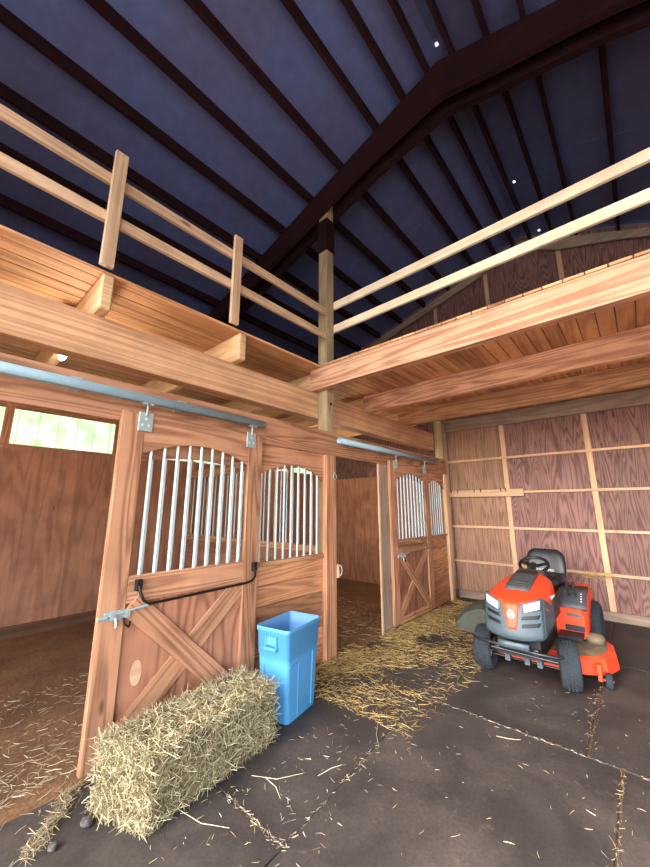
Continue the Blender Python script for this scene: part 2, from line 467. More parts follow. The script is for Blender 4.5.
# ------------------------------------------------------------------ posts, header, glulam, lofts
p = thing('post', (-2.775, 3.167, 0), 'tall weathered square post rising from the stall wall to the roof rafters', 'post')
B(-2.85, -2.70, 3.10, 3.235, 0, 5.75).build('shaft', 'post', p, bevel=.006)
tag(B(-2.86, -2.69, 3.088, 3.247, 4.93, 5.42).build('splice_board', 'dark_wood', p), 'dark board at the post top', kind=None)
B(-2.70, -2.692, 3.155, 3.185, 2.78, 2.81).build('bolt', 'black_metal', p)
timber('post', (-2.85, -2.70, 6.42, 6.56, 0, 5.2), 'post', 'weathered corner post standing where the stall wall meets the back wall', 'post')
timber('header_board', (-2.70, XW, -1.2, 6.41, 2.15, 2.43), 'fir_red', 'wide reddish header board running above both stall doors', 'header')
timber('glulam_beam', (-3.0, -2.86, -2.6, 6.41, 2.625, 2.955), 'glulam', 'laminated beam behind the posts carrying the loft joists above the stalls', 'beam')
jl = {-1.55: 'loft joist over the near end of the stalls', -.45: 'loft joist over the first stall opening',
      .682: 'loft joist with its pale end under the taller railing upright',
      1.872: 'loft joist with its pale end under the shorter railing upright'}
for y, t in jl.items():
    timber('loft_joist', (XL + .02, -2.72, y - .042, y + .042, 2.957, 3.232), 'joist', t, 'joist', 'joists over the stalls', .012)
for y, t, xe in ((3.137, 'loft joist over the stalls stopping against the tall post', -2.862), (4.42, 'loft joist over the second stall beside the middle bay joist', -2.80), (5.55, 'loft joist over the second stall beside the rear bay joist', -2.80)):
    timber('loft_joist', (XL + .02, xe, y - .042, y + .042, 2.957, 3.232), 'joist', t, 'joist', 'joists over the stalls')
timber('loft_joist', (-2.9, XR - .02, 3.005, 3.095, 2.96, 3.232), 'beam', 'front loft beam with long reddish face below the pale railings', 'beam', 'joists over the mower bay')
timber('loft_joist', (-3.0, XR - .02, 4.285, 4.375, 2.96, 3.232), 'beam', 'middle loft joist between the front beam and the orange rear joist', 'joist', 'joists over the mower bay')
timber('loft_joist', (-3.05, XR - .02, 5.415, 5.505, 2.96, 3.232), 'fir', 'rear orange loft joist nearest the plywood back wall', 'joist', 'joists over the mower bay')
timber('wall_plate_beam', (-2.84, XR - .02, 6.605, 6.671, 2.99, 3.22), 'grey_wood', 'grey ledger beam fixed along the top of the plywood back wall under the loft', 'beam')
def decking(x0, x1, y0, y1, name, label):
    m = MB(); x = x0
    while x < x1 - .02:
        e = min(x + .137, x1); m.box(x, e - .009, y0, y1, 3.236, 3.260, grain=1); x = e
    return tag(m.build(name, 'deck', bevel=.003), label, 'loft floor')
decking(XL + .03, -2.722, YF + .1, YB - .07, 'loft_decking', 'loft floor boards over the stalls, seen from below between the joists')
decking(-2.69, XR - .03, 3.00, YB - .07, 'loft_decking', 'loft floor boards over the mower bay, seen from below between the joists')

r = thing('loft_railing', (-2.7, .65, 3.26), 'loft railing above the stalls with two brown rails and two uprights', 'railing')
B(-2.735, -2.70, -2.0, 3.09, 3.965, 4.055).build('rail', 'rail', r, bevel=.004)
B(-2.735, -2.70, -2.0, 3.09, 3.635, 3.725).build('rail', 'rail', r, bevel=.004)
B(-2.70, -2.662, .60, .69, 3.262, 4.255).build('upright', 'rail', r, bevel=.004)
B(-2.70, -2.662, 1.685, 1.775, 3.262, 4.21).build('upright', 'rail', r, bevel=.004)
r = thing('loft_railing', (-2.6, 3.26, 3.26), 'loft railing over the mower bay, two bright pale pine rails without uprights', 'railing')
B(-2.75, XR - .02, 3.24, 3.278, 4.112, 4.215).build('rail', 'pine', r, bevel=.004)
B(-2.75, XR - .02, 3.24, 3.278, 3.782, 3.882).build('rail', 'pine', r, bevel=.004)

# ------------------------------------------------------------------ stall front
def arch_pts(y0, y1, zs, zp, n=14):
    return [(y0 + (y1 - y0) * i / n, zs + (zp - zs) * (1 - (2 * i / n - 1) ** 2)) for i in range(n + 1)]
def arch_z(y, y0, y1, zs, zp): return zs + (zp - zs) * (1 - (2 * (y - y0) / (y1 - y0) - 1) ** 2)

def fixed_panel(y0, y1, label, bars, zs=1.88, zp=2.0, zr=1.05, xf=-2.672):
    t = thing('stall_front_panel', (xf, (y0 + y1) / 2, 0), label, 'stall panel', 'fixed stall front panels')
    MB().prism(arch_pts(y0, y1, zs, zp) + [(y1, 2.148), (y0, 2.148)], 0, xf - .036, xf, 0).build('arch_board', 'fir_red', t)
    n = 6
    m = MB(); h = (zr - .03) / n
    for i in range(n): m.box(xf - .04, xf - .004, y0, y1, .01 + i * h, .01 + (i + 1) * h - .004, grain=1)
    m.build('lower_boards', 'board_stall', t, bevel=.004)
    B(xf - .07, xf + .018, y0, y1, zr - .02, zr + .02).build('sill_rail', 'fir', t, bevel=.004)
    for y in bars:
        MB().tube([(xf - .02, y, zr + .01), (xf - .02, y, arch_z(y, y0, y1, zs, zp) + .02)], .0105, 10).build('bar', 'galv', t)
    return t
fixed_panel(.90, 2.045, 'fixed barred stall front hidden behind the near sliding door', [1.11 + .102 * i for i in range(9)], 1.85, 1.935)
fixed_panel(2.10, 2.998, 'fixed barred stall front above the blue bin, between near door and tall jamb', [2.14 + .097 * i for i in range(9)], 1.86, 1.985)
fixed_panel(4.47, 5.50, 'fixed barred stall front hidden behind the far sliding door', [4.56 + .105 * i for i in range(9)])
fixed_panel(5.57, 6.275, 'narrow fixed barred stall front in the corner past the far sliding door', [5.66 + .083 * i for i in range(7)], 1.88, 2.02, 1.09)
timber('stall_stud', (-2.71, -2.655, 2.047, 2.098, 0, 2.148), 'fir', 'narrow stud of the stall wall behind the near door edge', 'stud')
timber('stall_stud', (-2.71, -2.672, 5.502, 5.568, 0, 2.148), 'fir', 'narrow stud of the stall wall behind the far door edge', 'stud')

t = thing('door_jamb', (-2.65, 3.09, 0), 'tall fir jamb board with a tie ring, between barred panel and second stall opening', 'door jamb')
B(-2.70, -2.625, 3.0, 3.175, 0, 2.15).build('jamb_board', 'door', t, bevel=.006)
rp = MB(); c = Vector((-2.615, 3.135, 1.90))
rp.tube([c + Vector((0.004, .028 * math.sin(a), .028 * math.cos(a))) for a in [2 * PI * i / 18 for i in range(18)]], .005, 8, True)
rg = rp.build('tie_ring', 'zinc', t); B(-2.625, -2.619, 3.122, 3.148, 1.925, 1.955).build('ring_plate', 'zinc', rg)
cp = B(-2.66, -2.60, 3.176, 3.19, .80, .94).build('catch_plate', 'stud', t)
MB().tube([(-2.60, 3.187, .82 + .0), (-2.582, 3.20, .84), (-2.575, 3.204, .88), (-2.582, 3.20, .92), (-2.60, 3.187, .935)], .006, 8).build('pull_loop', 'zinc', cp)
t = thing('door_jamb', (-2.66, 4.3, 0), 'grey-brown jamb board between the second stall opening and the far door', 'door jamb')
B(-2.675, -2.648, 4.125, 4.40, 0, 2.148).build('jamb_board', 'grey_wood', t, bevel=.006)
tag(B(-2.668, -2.645, 4.10, 4.124, 0, 2.148).build('edge_strip', 'stud', t), 'pale edge strip', kind=None)
timber('corner_board', (-2.70, -2.63, 6.28, 6.40, 0, 2.148), 'stud', 'pale upright board ending the stall wall in the back corner', 'board')

def sliding_door(y0, y1, label, which):
    xb, xf = -2.645, -2.60; t = thing('sliding_stall_door', (xb, (y0 + y1) / 2, .05), label, 'stall door', 'sliding stall doors')
    sw = .155 if which == 1 else .15; ya, yb = y0 + sw, y1 - sw
    for a, b in ((y0, ya), (yb, y1)): B(xb, xf, a, b, .05, 2.215).build('stile', 'door', t, bevel=.005)
    zs, zp = (1.925, 2.035) if which == 1 else (1.95, 2.055)
    MB().prism(arch_pts(ya, yb, zs, zp) + [(yb, 2.20), (ya, 2.20)], 0, xb + .004, xf - .004, 0).build('top_rail', 'door', t)
    zr0, zr1 = (.94, 1.11) if which == 1 else (1.03, 1.12)
    B(xb + .002, xf - .002, ya, yb, zr0, zr1).build('middle_rail', 'door', t, bevel=.004)
    if which == 2: B(xb + .002, xf + .004, ya - .02, yb + .02, .93, 1.015).build('middle_rail', 'door', t, bevel=.004)
    B(xb + .002, xf - .002, ya, yb, .05, .13).build('bottom_rail', 'door', t, bevel=.004)
    B(xb + .004, xb + .018, ya, yb, .13, zr0, grain=2).build('plywood_panel', 'ply_door', t)
    zt = zr0 if which == 1 else .93; zb = .13
    m1 = xb + .028
    # crossed braces, the falling one on top
    w = .15 if which == 1 else .11
    MB().bar((m1 - .004, ya + .02, zb + .01), (m1 - .004, yb - .02, zt - .01), w, .022, (1, 0, 0)).build('brace', 'door', t, bevel=.004)
    MB().bar((m1 + .012, ya + .03, zt - .0), (m1 + .012, yb - .03, zb + .0), w, .024, (1, 0, 0)).build('brace', 'fir_red', t, bevel=.004)
    n = 9
    for i in range(n):
        y = ya + .07 + (yb - ya - .12) * i / (n - 1)
        MB().tube([(xb + .022, y, zr1 - .01), (xb + .022, y, arch_z(y, ya, yb, zs, zp) + .02)], .0115, 10).build('bar', 'galv', t)
    zt = TR[which]
    for y in (y0 + .155, y1 - .135):
        h = B(xf, xf + .008, y - .05, y + .05, 2.085, 2.225).build('hanger', 'zinc', t, bevel=.003)
        m = MB().tube([(xf + .012, y, 2.20), (xf + .012, y, zt(y) - .03)], .007, 8)
        for s in (-1, 1): m.tube([(xf - .004, y + s * .022, zt(y) - .028), (xf + .034, y + s * .022, zt(y) - .028)], .016, 12)
        m.build('hanger_wheel', 'zinc', h)
        for dy, dz in ((-.022, .03), (.022, .03), (0, .075)): MB().tube([(xf + .006, y + dy, 2.10 + dz), (xf + .014, y + dy, 2.10 + dz)], .008, 6).build('bolt', 'galv', h)
    # barrel latch on the stile by the opening
    z = .885 if which == 1 else .905; yl = y0 + (.02 if which == 1 else .12)
    la = MB().box(xf, xf + .006, yl + .01, yl + .19, z - .028, z + .028).build('latch', 'zinc', t, bevel=.002)
    m = MB().tube([(xf + .022, yl - .03, z), (xf + .022, yl + .27, z + .03)], .0085, 10)
    m.tube([(xf + .022, yl - .03, z), (xf + .022, yl + .02, z)], .014, 10)
    for d in (.05, .14): m.box(xf, xf + .036, yl + d - .012, yl + d + .012, z - .018, z + .018)
    m.tube([(xf + .022, yl + .07, z), (xf + .05, yl + .07, z - .035), (xf + .05, yl + .07, z - .06)], .008, 8)
    m.build('latch_bolt', 'zinc', la)
    m = MB().tube([(xf + .02, yl + .12, z - .02), (xf + .04, yl + .12, z - .05), (xf + .04, yl + .15, z - .075), (xf + .02, yl + .165, z - .05)], .006, 8)
    m.build('latch_handle', 'black_metal', la)
    if which == 1:
        pts = [(xf + .025, y0 + .215, 1.05), (xf + .05, y0 + .22, 1.0), (xf + .06, y0 + .24, .955), (xf + .06, y0 + .28, .93),
               (xf + .06, y1 - .17, .945), (xf + .06, y1 - .11, .955), (xf + .055, y1 - .07, .985), (xf + .025, y1 - .055, 1.055)]
        MB().prism([(1.115 + .035 * math.cos(a), .50 + .075 * math.sin(a)) for a in [2 * PI * i / 20 for i in range(20)]], 0, xb + .0175, xb + .0195).build('plywood_patch', 'stud', t)
        bb = MB().tube(pts, .0095, 10).build('blanket_bar', 'black_metal', t)
        for y, z in ((y0 + .215, 1.05), (y1 - .055, 1.058)):
            B(xf - .002, xf + .034, y - .02, y + .02, z - .035, z + .035).build('bracket', 'black_metal', bb, bevel=.003)
    else:
        for y, z in ((ya + .02, 1.13), (ya + .05, .99), (yb - .3, 1.07), (yb - .1, .96)): MB().tube([(xf - .002, y, z), (xf + .012, y, z)], .009, 6).build('bolt', 'zinc', t)
    return t
TR = {1: lambda y: 2.318, 2: lambda y: 2.328}
sliding_door(.845, 2.065, 'near sliding stall door behind the hay bale, with crossed braces and black blanket bar', 1)
sliding_door(4.33, 5.53, 'far sliding stall door past the open stall, with crossed braces and straw at its foot', 2)
def track(y0, y1, label, k, hooks):
    t = thing('door_track', (-2.585, (y0 + y1) / 2, TR[k](y0) - .04), label, 'door track', 'round door tracks')
    f = TR[k]
    n = 16; ring = lambda y: [(-2.586 + .031 * math.sin(a), y, f(y) + .031 * math.cos(a)) for a in [PI + .3 + (2 * PI - .6) * i / n for i in range(n + 1)]]
    m = MB(); a, b = ring(y0), ring(y1)
    g = [a, b]; m.sheet(g, .004); m.build('track_pipe', 'track', t)
    for y in hooks:
        m = MB().box(-2.66, -2.62, y - .03, y + .03, f(y) - .03, f(y) + .05); m.box(-2.63, -2.575, y - .03, y + .03, f(y) + .035, f(y) + .043)
        m.build('bracket', 'zinc', t)
track(-1.2, 2.065, 'long bluish galvanised track pipe above the near sliding door', 1, (-.9, -.1, .55, 1.25))
track(3.18, 5.84, 'galvanised track pipe above the second stall opening and far sliding door', 2, (3.5, 4.1, 5.0, 5.7))

# partition between the stalls
t = thing('stall_partition', (-4.4, 3.16, 0), 'barred partition wall between the two stalls, seen through the near door bars', 'partition')
m = MB()
for i in range(7): m.box(-5.95, -2.90, 3.14, 3.18, .01 + i * .147, .01 + (i + 1) * .147 - .004, grain=0)
m.build('boards', 'ply_stall', t, bevel=.003)
B(-5.95, -2.90, 3.125, 3.195, 1.04, 1.12).build('lower_rail', 'fir', t, bevel=.004)
B(-5.95, -2.90, 3.125, 3.195, 2.06, 2.185).build('upper_rail', 'fir', t, bevel=.004)
B(-5.99, -5.90, 3.12, 3.20, 0, 2.36).build('end_post', 'fir_red', t, bevel=.004)
for i in range(26):
    x = -5.82 + i * .113
    MB().tube([(x, 3.16, 1.11), (x, 3.16, 2.07)], .0095, 8).build('bar', 'galv', t)

# bulb under the loft over the first stall
t = thing('light_bulb', (-3.5, .62, 2.80), 'lit bare bulb under the loft boards above the track pipe', 'light bulb')
MB().lathe([(0, -.055), (.018, -.05), (.03, -.03), (.032, -.012), (.024, .01), (.014, .03), (.012, .04)], Matrix.Translation((-3.5, .62, 2.82)), 16).build('glass_bulb', 'bulb', t)
MB().lathe([(0, .0), (.02, 0), (.02, .05), (.045, .055), (.045, .075), (0, .075)], Matrix.Translation((-3.5, .62, 2.86)), 16).build('socket', 'white', t)
B(-3.58, -3.42, .58, .64, 2.93, 3.222).build('mounting_block', 'fir', t)

# ------------------------------------------------------------------ rubber mats
def mat_quad(q, label):
    m = MB().prism(q, 2, 0, .014)
    return tag(m.build('rubber_mat', 'mat', bevel=.003), label, 'rubber mat', 'floor mats')
mat_quad([(-1.625, 3.05), (-.487, 3.05), (-.505, 4.88), (-1.64, 4.88)], 'dark rubber floor mat under the riding mower front wheels')
mat_quad([(-.475, 3.05), (.70, 3.05), (.70, 4.88), (-.493, 4.88)], 'dark rubber floor mat beside the mower cutting deck')
mat_quad([(-1.452, 1.23), (-.312, 1.23), (-.312, 3.038), (-1.60, 3.038)], 'dark rubber floor mat in the open floor in front of the mower')
mat_quad([(-.30, 1.23), (.86, 1.23), (.86, 3.038), (-.30, 3.038)], 'dark rubber floor mat past the short seam in front of the mower')
mat_quad([(-2.60, 1.372), (-1.464, 1.372), (-1.62, 3.20), (-2.60, 3.20)], 'dark rubber floor mat under the blue bin')
mat_quad([(-2.60, -.5), (-1.464, -.5), (-1.464, 1.360), (-2.60, 1.360)], 'dark rubber floor mat under the hay bale')
mat_quad([(-1.452, -.62), (-.30, -.62), (-.30, 1.218), (-1.452, 1.218)], 'dark rubber floor mat nearest the camera')
mat_quad([(-2.60, 3.212), (-1.632, 3.212), (-1.65, 5.0), (-2.60, 5.0)], 'dark rubber floor mat under the straw before the second stall')
mat_quad([(-2.60, 5.012), (-1.65, 5.012), (-1.65, 6.62), (-2.60, 6.62)], 'dark rubber floor mat in the back corner')
mat_quad([(-1.637, 4.892), (-.51, 4.892), (-.51, 6.62), (-1.637, 6.62)], 'dark rubber floor mat under the mower rear wheels')
mat_quad([(-.498, 4.892), (.70, 4.892), (.70, 6.62), (-.498, 6.62)], 'dark rubber floor mat along the back wall beside the mower')

# ------------------------------------------------------------------ straw
def flat_stalk(m, x, y, z, L, w, tone=None, tilt=.18):
    a = rnd.random() * 2 * PI
    m.stalk((x, y, z), (math.cos(a), math.sin(a), rnd.uniform(-tilt, tilt)), L, w, .12, tone)
m = MB()
for i in range(12500):
    y = rnd.uniform(2.45, 6.3)
    x = -2.62 + abs(rnd.gauss(0, .42)) if rnd.random() < .8 else rnd.uniform(-2.75, -1.4)
    if y > 5.2 and rnd.random() < .3: continue
    if y < 2.9 and x < -2.0 and rnd.random() < .2: continue
    if x > -1.35: continue
    if math.sin(x * 7.3 + 1.7 * math.sin(y * 3.1)) + math.sin(y * 5.7 + 2 * math.sin(x * 4.3)) + rnd.gauss(0, .6) < -.75: continue
    dens = 1 if y < 5.6 else .8
    flat_stalk(m, x, y, .02 + rnd.random() ** 2 * .035 * max(.2, 1 - (x + 2.6) * .8), rnd.uniform(.03, .12), rnd.uniform(.0007, .0017))
for i in range(900):
    flat_stalk(m, rnd.uniform(-4.6, -2.65), rnd.uniform(3.3, 5.2), .012 + rnd.random() * .015, rnd.uniform(.03, .11), rnd.uniform(.0012, .0026))
tag(m.build('straw_litter', 'straw'), 'golden straw strewn in front of the open second stall and far door', 'straw', kind='stuff')
m = MB()
def seam(p, q, n, sp=.009):
    for i in range(n):
        f = rnd.random(); x = p[0] + (q[0] - p[0]) * f; y = p[1] + (q[1] - p[1]) * f
        a = math.atan2(q[1] - p[1], q[0] - p[0]) + rnd.gauss(0, .5)
        m.stalk((x + rnd.gauss(0, sp), y + rnd.gauss(0, sp), .015 + rnd.random() * .004), (math.cos(a), math.sin(a), rnd.uniform(-.05, .05)), rnd.uniform(.008, .038), rnd.uniform(.0006, .0014), .1)
seam((-1.632, 4.2), (-1.61, 3.045), 60); seam((-1.61, 3.04), (-1.458, 1.35), 70); seam((-1.6, 3.044), (.8, 3.044), 150)
seam((-.48, 3.05), (-.5, 4.2), 70, .02); seam((-.306, 3.03), (-.306, 1.3), 120); seam((-1.95, 1.366), (-1.458, 1.366), 70); seam((-1.458, 1.2), (-1.458, .3), 60)
for i in range(420):
    x, y = rnd.uniform(-1.95, .6), rnd.uniform(.6, 4.0)
    if rnd.random() < .35: x, y = rnd.uniform(-2.0, -1.3), rnd.uniform(.9, 2.6)
    flat_stalk(m, x, y, .018, rnd.uniform(.008, .05), rnd.uniform(.0006, .0015), tilt=.05)
for x, y, a, L in ((-1.60, 2.35, 2.2, .28), (-1.75, 2.55, .5, .22), (-1.86, 1.18, .3, .35), (-1.80, 1.62, .7, .3), (-1.76, 1.58, -.2, .22), (-1.62, 1.9, 1.3, .2), (-.9, 2.9, .4, .15), (-.05, 3.9, .3, .2)):
    m.stalk((x, y, .02), (math.cos(a), math.sin(a), 0), L, .0022, .12, .8)
tag(m.build('straw_litter', 'pale_straw'), 'pale straw bits scattered over the dark mats and packed in their seams', 'straw', kind='stuff')
m = MB()
for i in range(260):   # matted ridge of old straw along the near stall threshold
    f = rnd.random(); x, y = -2.60 + .34 * f + rnd.gauss(0, .022), .83 - .26 * f + rnd.gauss(0, .022)
    a = math.atan2(-.26, .34) + rnd.gauss(0, .6)
    m.stalk((x, y, .02 + rnd.random() * .03), (math.cos(a), math.sin(a), rnd.uniform(-.15, .15)), rnd.uniform(.03, .10), rnd.uniform(.0008, .002), .2, rnd.random() * .6)
for i in range(900):
    x, y = rnd.uniform(-4.2, -2.4), rnd.uniform(-.2, 1.4)
    if x > -2.66 and y > .8: continue
    if rnd.random() < .5: x = -2.7 - abs(rnd.gauss(0, .35))
    flat_stalk(m, x, y, .018 + rnd.random() * .01, rnd.uniform(.02, .10), rnd.uniform(.001, .0024), rnd.random() * .8, .08)
tag(m.build('straw_litter', 'pale_straw'), 'matted old straw along the threshold of the near stall opening', 'straw', kind='stuff')
m = MB()
for i in range(120):   # wisps caught on the back wall behind the mower
    x = -.62 + rnd.gauss(0, .12); a = rnd.gauss(0, .5)
    m.stalk((x, YB - .055 + rnd.uniform(-.015, .004), .62 - abs(rnd.gauss(0, .05)) + .02), (math.cos(a), 0.05, math.sin(a)), rnd.uniform(.05, .16), .0014, .2)
tag(m.build('straw_wisps', 'straw'), 'wisps of straw hanging on the lowest wall batten behind the mower', 'straw', kind='stuff')
def clod(x, y, r, label):
    m = MB(); rings = []
    for i in range(1, 7):
        th = PI * i / 7
        rings.append([(r * math.sin(th) * math.cos(a) * rnd.uniform(.75, 1.2), .8 * r * math.sin(th) * math.sin(a) * rnd.uniform(.75, 1.2), .6 * r * (1 - math.cos(th)) * .9) for a in [2 * PI * k / 9 for k in range(9)]])
    m.loft(rings[::-1]); m.xf(Matrix.Translation((x, y, .013)))
    tag(m.build('dirt_clod', 'clod'), label, 'clod', 'clods of dirt')
clod(-2.25, .66, .026, 'small clod on the mat out in front of the door corner')
clod(-2.28, .80, .032, 'larger clod beside the foot of the near sliding door')

# ------------------------------------------------------------------ hay bale
bale = thing('hay_bale', (-2.22, 1.36, .014), 'rectangular hay bale on the floor against the near sliding door', 'hay bale', rz=math.radians(6))
LX, LY, LZ = .35, .92, .335
m = MB()
def bale_pt(u, v, w):  # unit cube to lumpy bale
    n = .014
    rr = random.Random(int((u * 53 + 60) * 1000) * 7919 + int((v * 31 + 40) * 1000) * 104729 + int((w * 17 + 20) * 1000))
    k = .93 if (abs(u) > .49) + (abs(v) > .49) + (abs(w - .5) > .49) >= 2 else 1
    return (u * LX * k + rr.gauss(0, n), v * LY * (k ** .5) + .25 * u * LX * (.5 - v) + rr.gauss(0, n), max(.0, w * LZ + rr.gauss(0, n) - (.018 if k < 1 and w > .9 else 0)))
N = 12
for (ax, sgn) in ((0, -1), (0, 1), (1, -1), (1, 1), (2, -1), (2, 1)):
    vs = []; fs = []
    for i in range(N + 1):
        for j in range(N + 1):
            a, b = i / N - .5, j / N - .5
            c = [0, 0, 0]; c[ax] = sgn * .5; o = [k for k in range(3) if k != ax]; c[o[0]] = a; c[o[1]] = b
            vs.append(bale_pt(c[0], c[1], c[2] + .5))
    for i in range(N):
        for j in range(N):
            q = [i * (N + 1) + j, (i + 1) * (N + 1) + j, (i + 1) * (N + 1) + j + 1, i * (N + 1) + j + 1]
            fs.append(q if (sgn > 0) ^ (ax == 1) else q[::-1])
    m.add(vs, fs, None, .5)
m.build('packed_core', 'bale_core', bale, local=True)
m = MB()
for i in range(9500):
    s = rnd.random()
    u, v, w = rnd.uniform(-.5, .5), rnd.uniform(-.5, .5), rnd.uniform(.02, 1)
    if s < .36: p, n = (u * LX, v * LY, LZ), (0, 0, 1)
    elif s < .62: p, n = (LX / 2, v * LY, w * LZ), (1, 0, 0)
    elif s < .74: p, n = (-LX / 2, v * LY, w * LZ), (-1, 0, 0)
    elif s < .92: p, n = (u * LX, -LY / 2, w * LZ), (0, -1, 0)
    else: p, n = (u * LX, LY / 2, w * LZ), (0, 1, 0)
    n = Vector(n); d = Vector((rnd.gauss(0, 1), rnd.gauss(0, .8), rnd.gauss(0, .8)))
    d = d - n * d.dot(n) * rnd.uniform(.35, 1.0); L = rnd.uniform(.04, .17)
    p = (p[0], p[1] + .25 * p[0] * (.5 - p[1] / LY), p[2]); q = Vector(p) + n * rnd.uniform(-.012, .016); q.z = max(q.z, .012)
    m.stalk(q, d, L, rnd.uniform(.0009, .0024), .25)
m.build('loose_stalks', 'hay', bale, local=True)['kind'] = 'stuff'

# ------------------------------------------------------------------ blue bin
bn = thing('waste_bin', (-2.30, 2.17, .014), 'tall blue plastic waste bin without a lid, between hay bale and stall wall', 'bin', rz=math.radians(10.5))
def rrect(hx, hy, r, z, n=5):
    out = []
    for cx, cy, a0 in ((hx - r, hy - r, 0), (-hx + r, hy - r, PI / 2), (-hx + r, -hy + r, PI), (hx - r, -hy + r, 1.5 * PI)):
        out += [(cx + r * math.cos(a0 + PI / 2 * i / n), cy + r * math.sin(a0 + PI / 2 * i / n), z) for i in range(n + 1)]
    return out
prof = [(0, .130, .185), (.02, .134, .190), (.40, .146, .210), (.435, .147, .212), (.440, .151, .217), (.600, .156, .226), (.605, .162, .233), (.632, .163, .234), (.637, .160, .231)]
rings = [rrect(a, b, .035, z) for z, a, b in prof]
m = MB().loft(rings, (True, False))
m.build('body', 'bin_blue', bn, local=True)
m = MB().loft([rrect(.160, .231, .033, .637), rrect(.154, .225, .032, .634), rrect(.148, .215, .03, .55), rrect(.126, .18, .03, .02)][::1], (False, True))
m.F = [f[::1] for f in m.F]
m.build('inside', 'bin_in', bn, local=True)
for s in (-1, 1):
    m = MB()
    yy = s * .222
    m.box(-.045, .045, min(yy, yy + s * .012), max(yy, yy + s * .012), .515, .575)
    h = m.build('handle', 'bin_blue', bn, local=True, bevel=.003)
    m = MB().box(-.06, .06, min(yy, yy + s * .035), max(yy, yy + s * .035), .487, .510)
    for x in (-.055, .043): m.box(x, x + .012, min(yy, yy + s * .02), max(yy, yy + s * .02), .50, .585)
    m.build('grip', 'bin_blue', h, local=True, bevel=.004)
m = MB()
def face_x(z): return .134 + (.146 - .134) * (z - .02) / .38
for s in (1, -1):
    for ya, yb in ((-.205, -.11), (-.075, .155)): pass
for y0 in (-.03,):
    m.bar((face_x(.02) + .001, -.07, .02), (face_x(.38) + .001, -.075, .38), .008, .008)
    m.bar((face_x(.38) + .001, -.075, .38), (face_x(.38) + .001, -.19, .38), .008, .008)
    m.bar((face_x(.04) + .001, .11, .03), (face_x(.40) + .001, .12, .40), .008, .008)
    m.bar((face_x(.40) + .001, .12, .40), (face_x(.40) + .001, .20, .40), .008, .008)
m.build('moulded_ribs', 'bin_blue', bn, local=True)
m = MB()
for a, b in (((-.07, .02), (-.075, .37)), ((.02, .02), (.02, .0201))):
    m.bar((a[0], -.19 - .055 * a[1], a[1]), (b[0], -.19 - .055 * b[1], b[1] + .001), .008, .008)
m.build('moulded_ribs', 'bin_blue', bn, local=True)

# ------------------------------------------------------------------ hook board on the back wall
t = thing('hook_board', (-2.1, 6.64, 1.74), 'short tan board with hooks screwed across the back wall battens by the corner', 'hook board')
B(-2.73, -1.46, 6.615, 6.654, 1.745, 1.865).build('board', 'stud', t, bevel=.004)
for x in (-2.66, -2.54, -2.24, -2.13, -1.80, -1.72):
    MB().tube([(x, 6.618, 1.84), (x, 6.585, 1.835), (x + .004, 6.565, 1.85), (x + .012, 6.56, 1.885)], .006, 7).build('hook', 'black_metal', t)

# ------------------------------------------------------------------ riding mower (local: front axle at origin, forward is -y)
mw = thing('riding_mower', (-.995, 4.0, .014), 'orange and grey riding lawn mower parked facing out by the back wall', 'riding mower', rz=math.radians(1.2))
def L(m, name, mat, parent=mw, **k): return m.build(name, mat, parent, local=True, **k)
def wheel(x, y, R, W, steer, hubr, name):
    mt = Matrix.Translation((x, y, R)) @ Matrix.Rotation(steer, 4, 'Z') @ Matrix.Rotation(PI / 2, 4, 'Y')
    h = W / 2
    m = MB().lathe([(hubr, -h * .55), (hubr + .02, -h * .8), (R * .84, -h), (R * .96, -h * .86), (R, -h * .45), (R, h * .45), (R * .96, h * .86), (R * .84, h), (hubr + .02, h * .8), (hubr, h * .55), (hubr, -h * .55)], mt, 40)
    nl = int(2 * PI * R / .032)
    for i in range(nl):
        for j in range(-2, 3):
            a = 2 * PI * (i + .5 * (j % 2)) / nl
            c = mt @ Matrix.Rotation(a, 4, 'Z') @ Matrix.Translation((R - (.012 if abs(j) == 2 else 0) , 0, j * W * .17))
            m.box(-.004, .006, -.009, .009, -W * .06, W * .06, c)
    t = L(m, name, 'tire')
    hm = MB().lathe([(0, -h * .2), (hubr * .4, -h * .2), (hubr * .5, -h * .05), (hubr * .9, -h * .3), (hubr * 1.06, -h * .6), (hubr * 1.06, h * .6), (hubr * .9, h * .3), (hubr * .5, h * .05), (hubr * .3, h * .45), (0, h * .45)], mt, 28)
    L(hm, 'hub', 'hub', t)
    return t
wheel(-.375, 0, .19, .155, math.radians(3), .085, 'front_wheel')
wheel(.32, 0, .19, .155, math.radians(10.5), .085, 'front_wheel')
wheel(-.40, 1.22, .255, .22, 0, .12, 'rear_wheel')
wheel(.40, 1.22, .255, .22, 0, .12, 'rear_wheel')
ax = MB().bar((-.34, 0, .20), (.32, 0, .20), .06, .05)
for x in (-.29, .27): ax.tube([(x, 0, .15), (x, 0, .29)], .022, 10)
ax.tube([(-.3, -.07, .16), (.28, -.07, .16)], .010, 8); ax.box(-.10, .10, -.08, .9, .22, .34)
L(ax, 'front_axle', 'blackp')
for x in (-.14, .02, .12): L(MB().box(x - .02, x + .02, -.16, -.08, .16, .25), 'axle_bracket', 'grey_plastic')
bp = MB()
pts = [(-.36, -.36, .375), (-.33, -.39, .37), (-.1, -.405, .36), (.18, -.405, .35), (.30, -.38, .345), (.33, -.33, .345)]
bp.tube(pts, .014, 10); bp.tube([(-.2, -.40, .33), (.3, -.38, .31)], .010, 8)
for x in (-.15, .15): bp.bar((x, -.39, .35), (x, -.1, .30), .03, .04)
b = L(bp, 'bumper_bar', 'black'); 

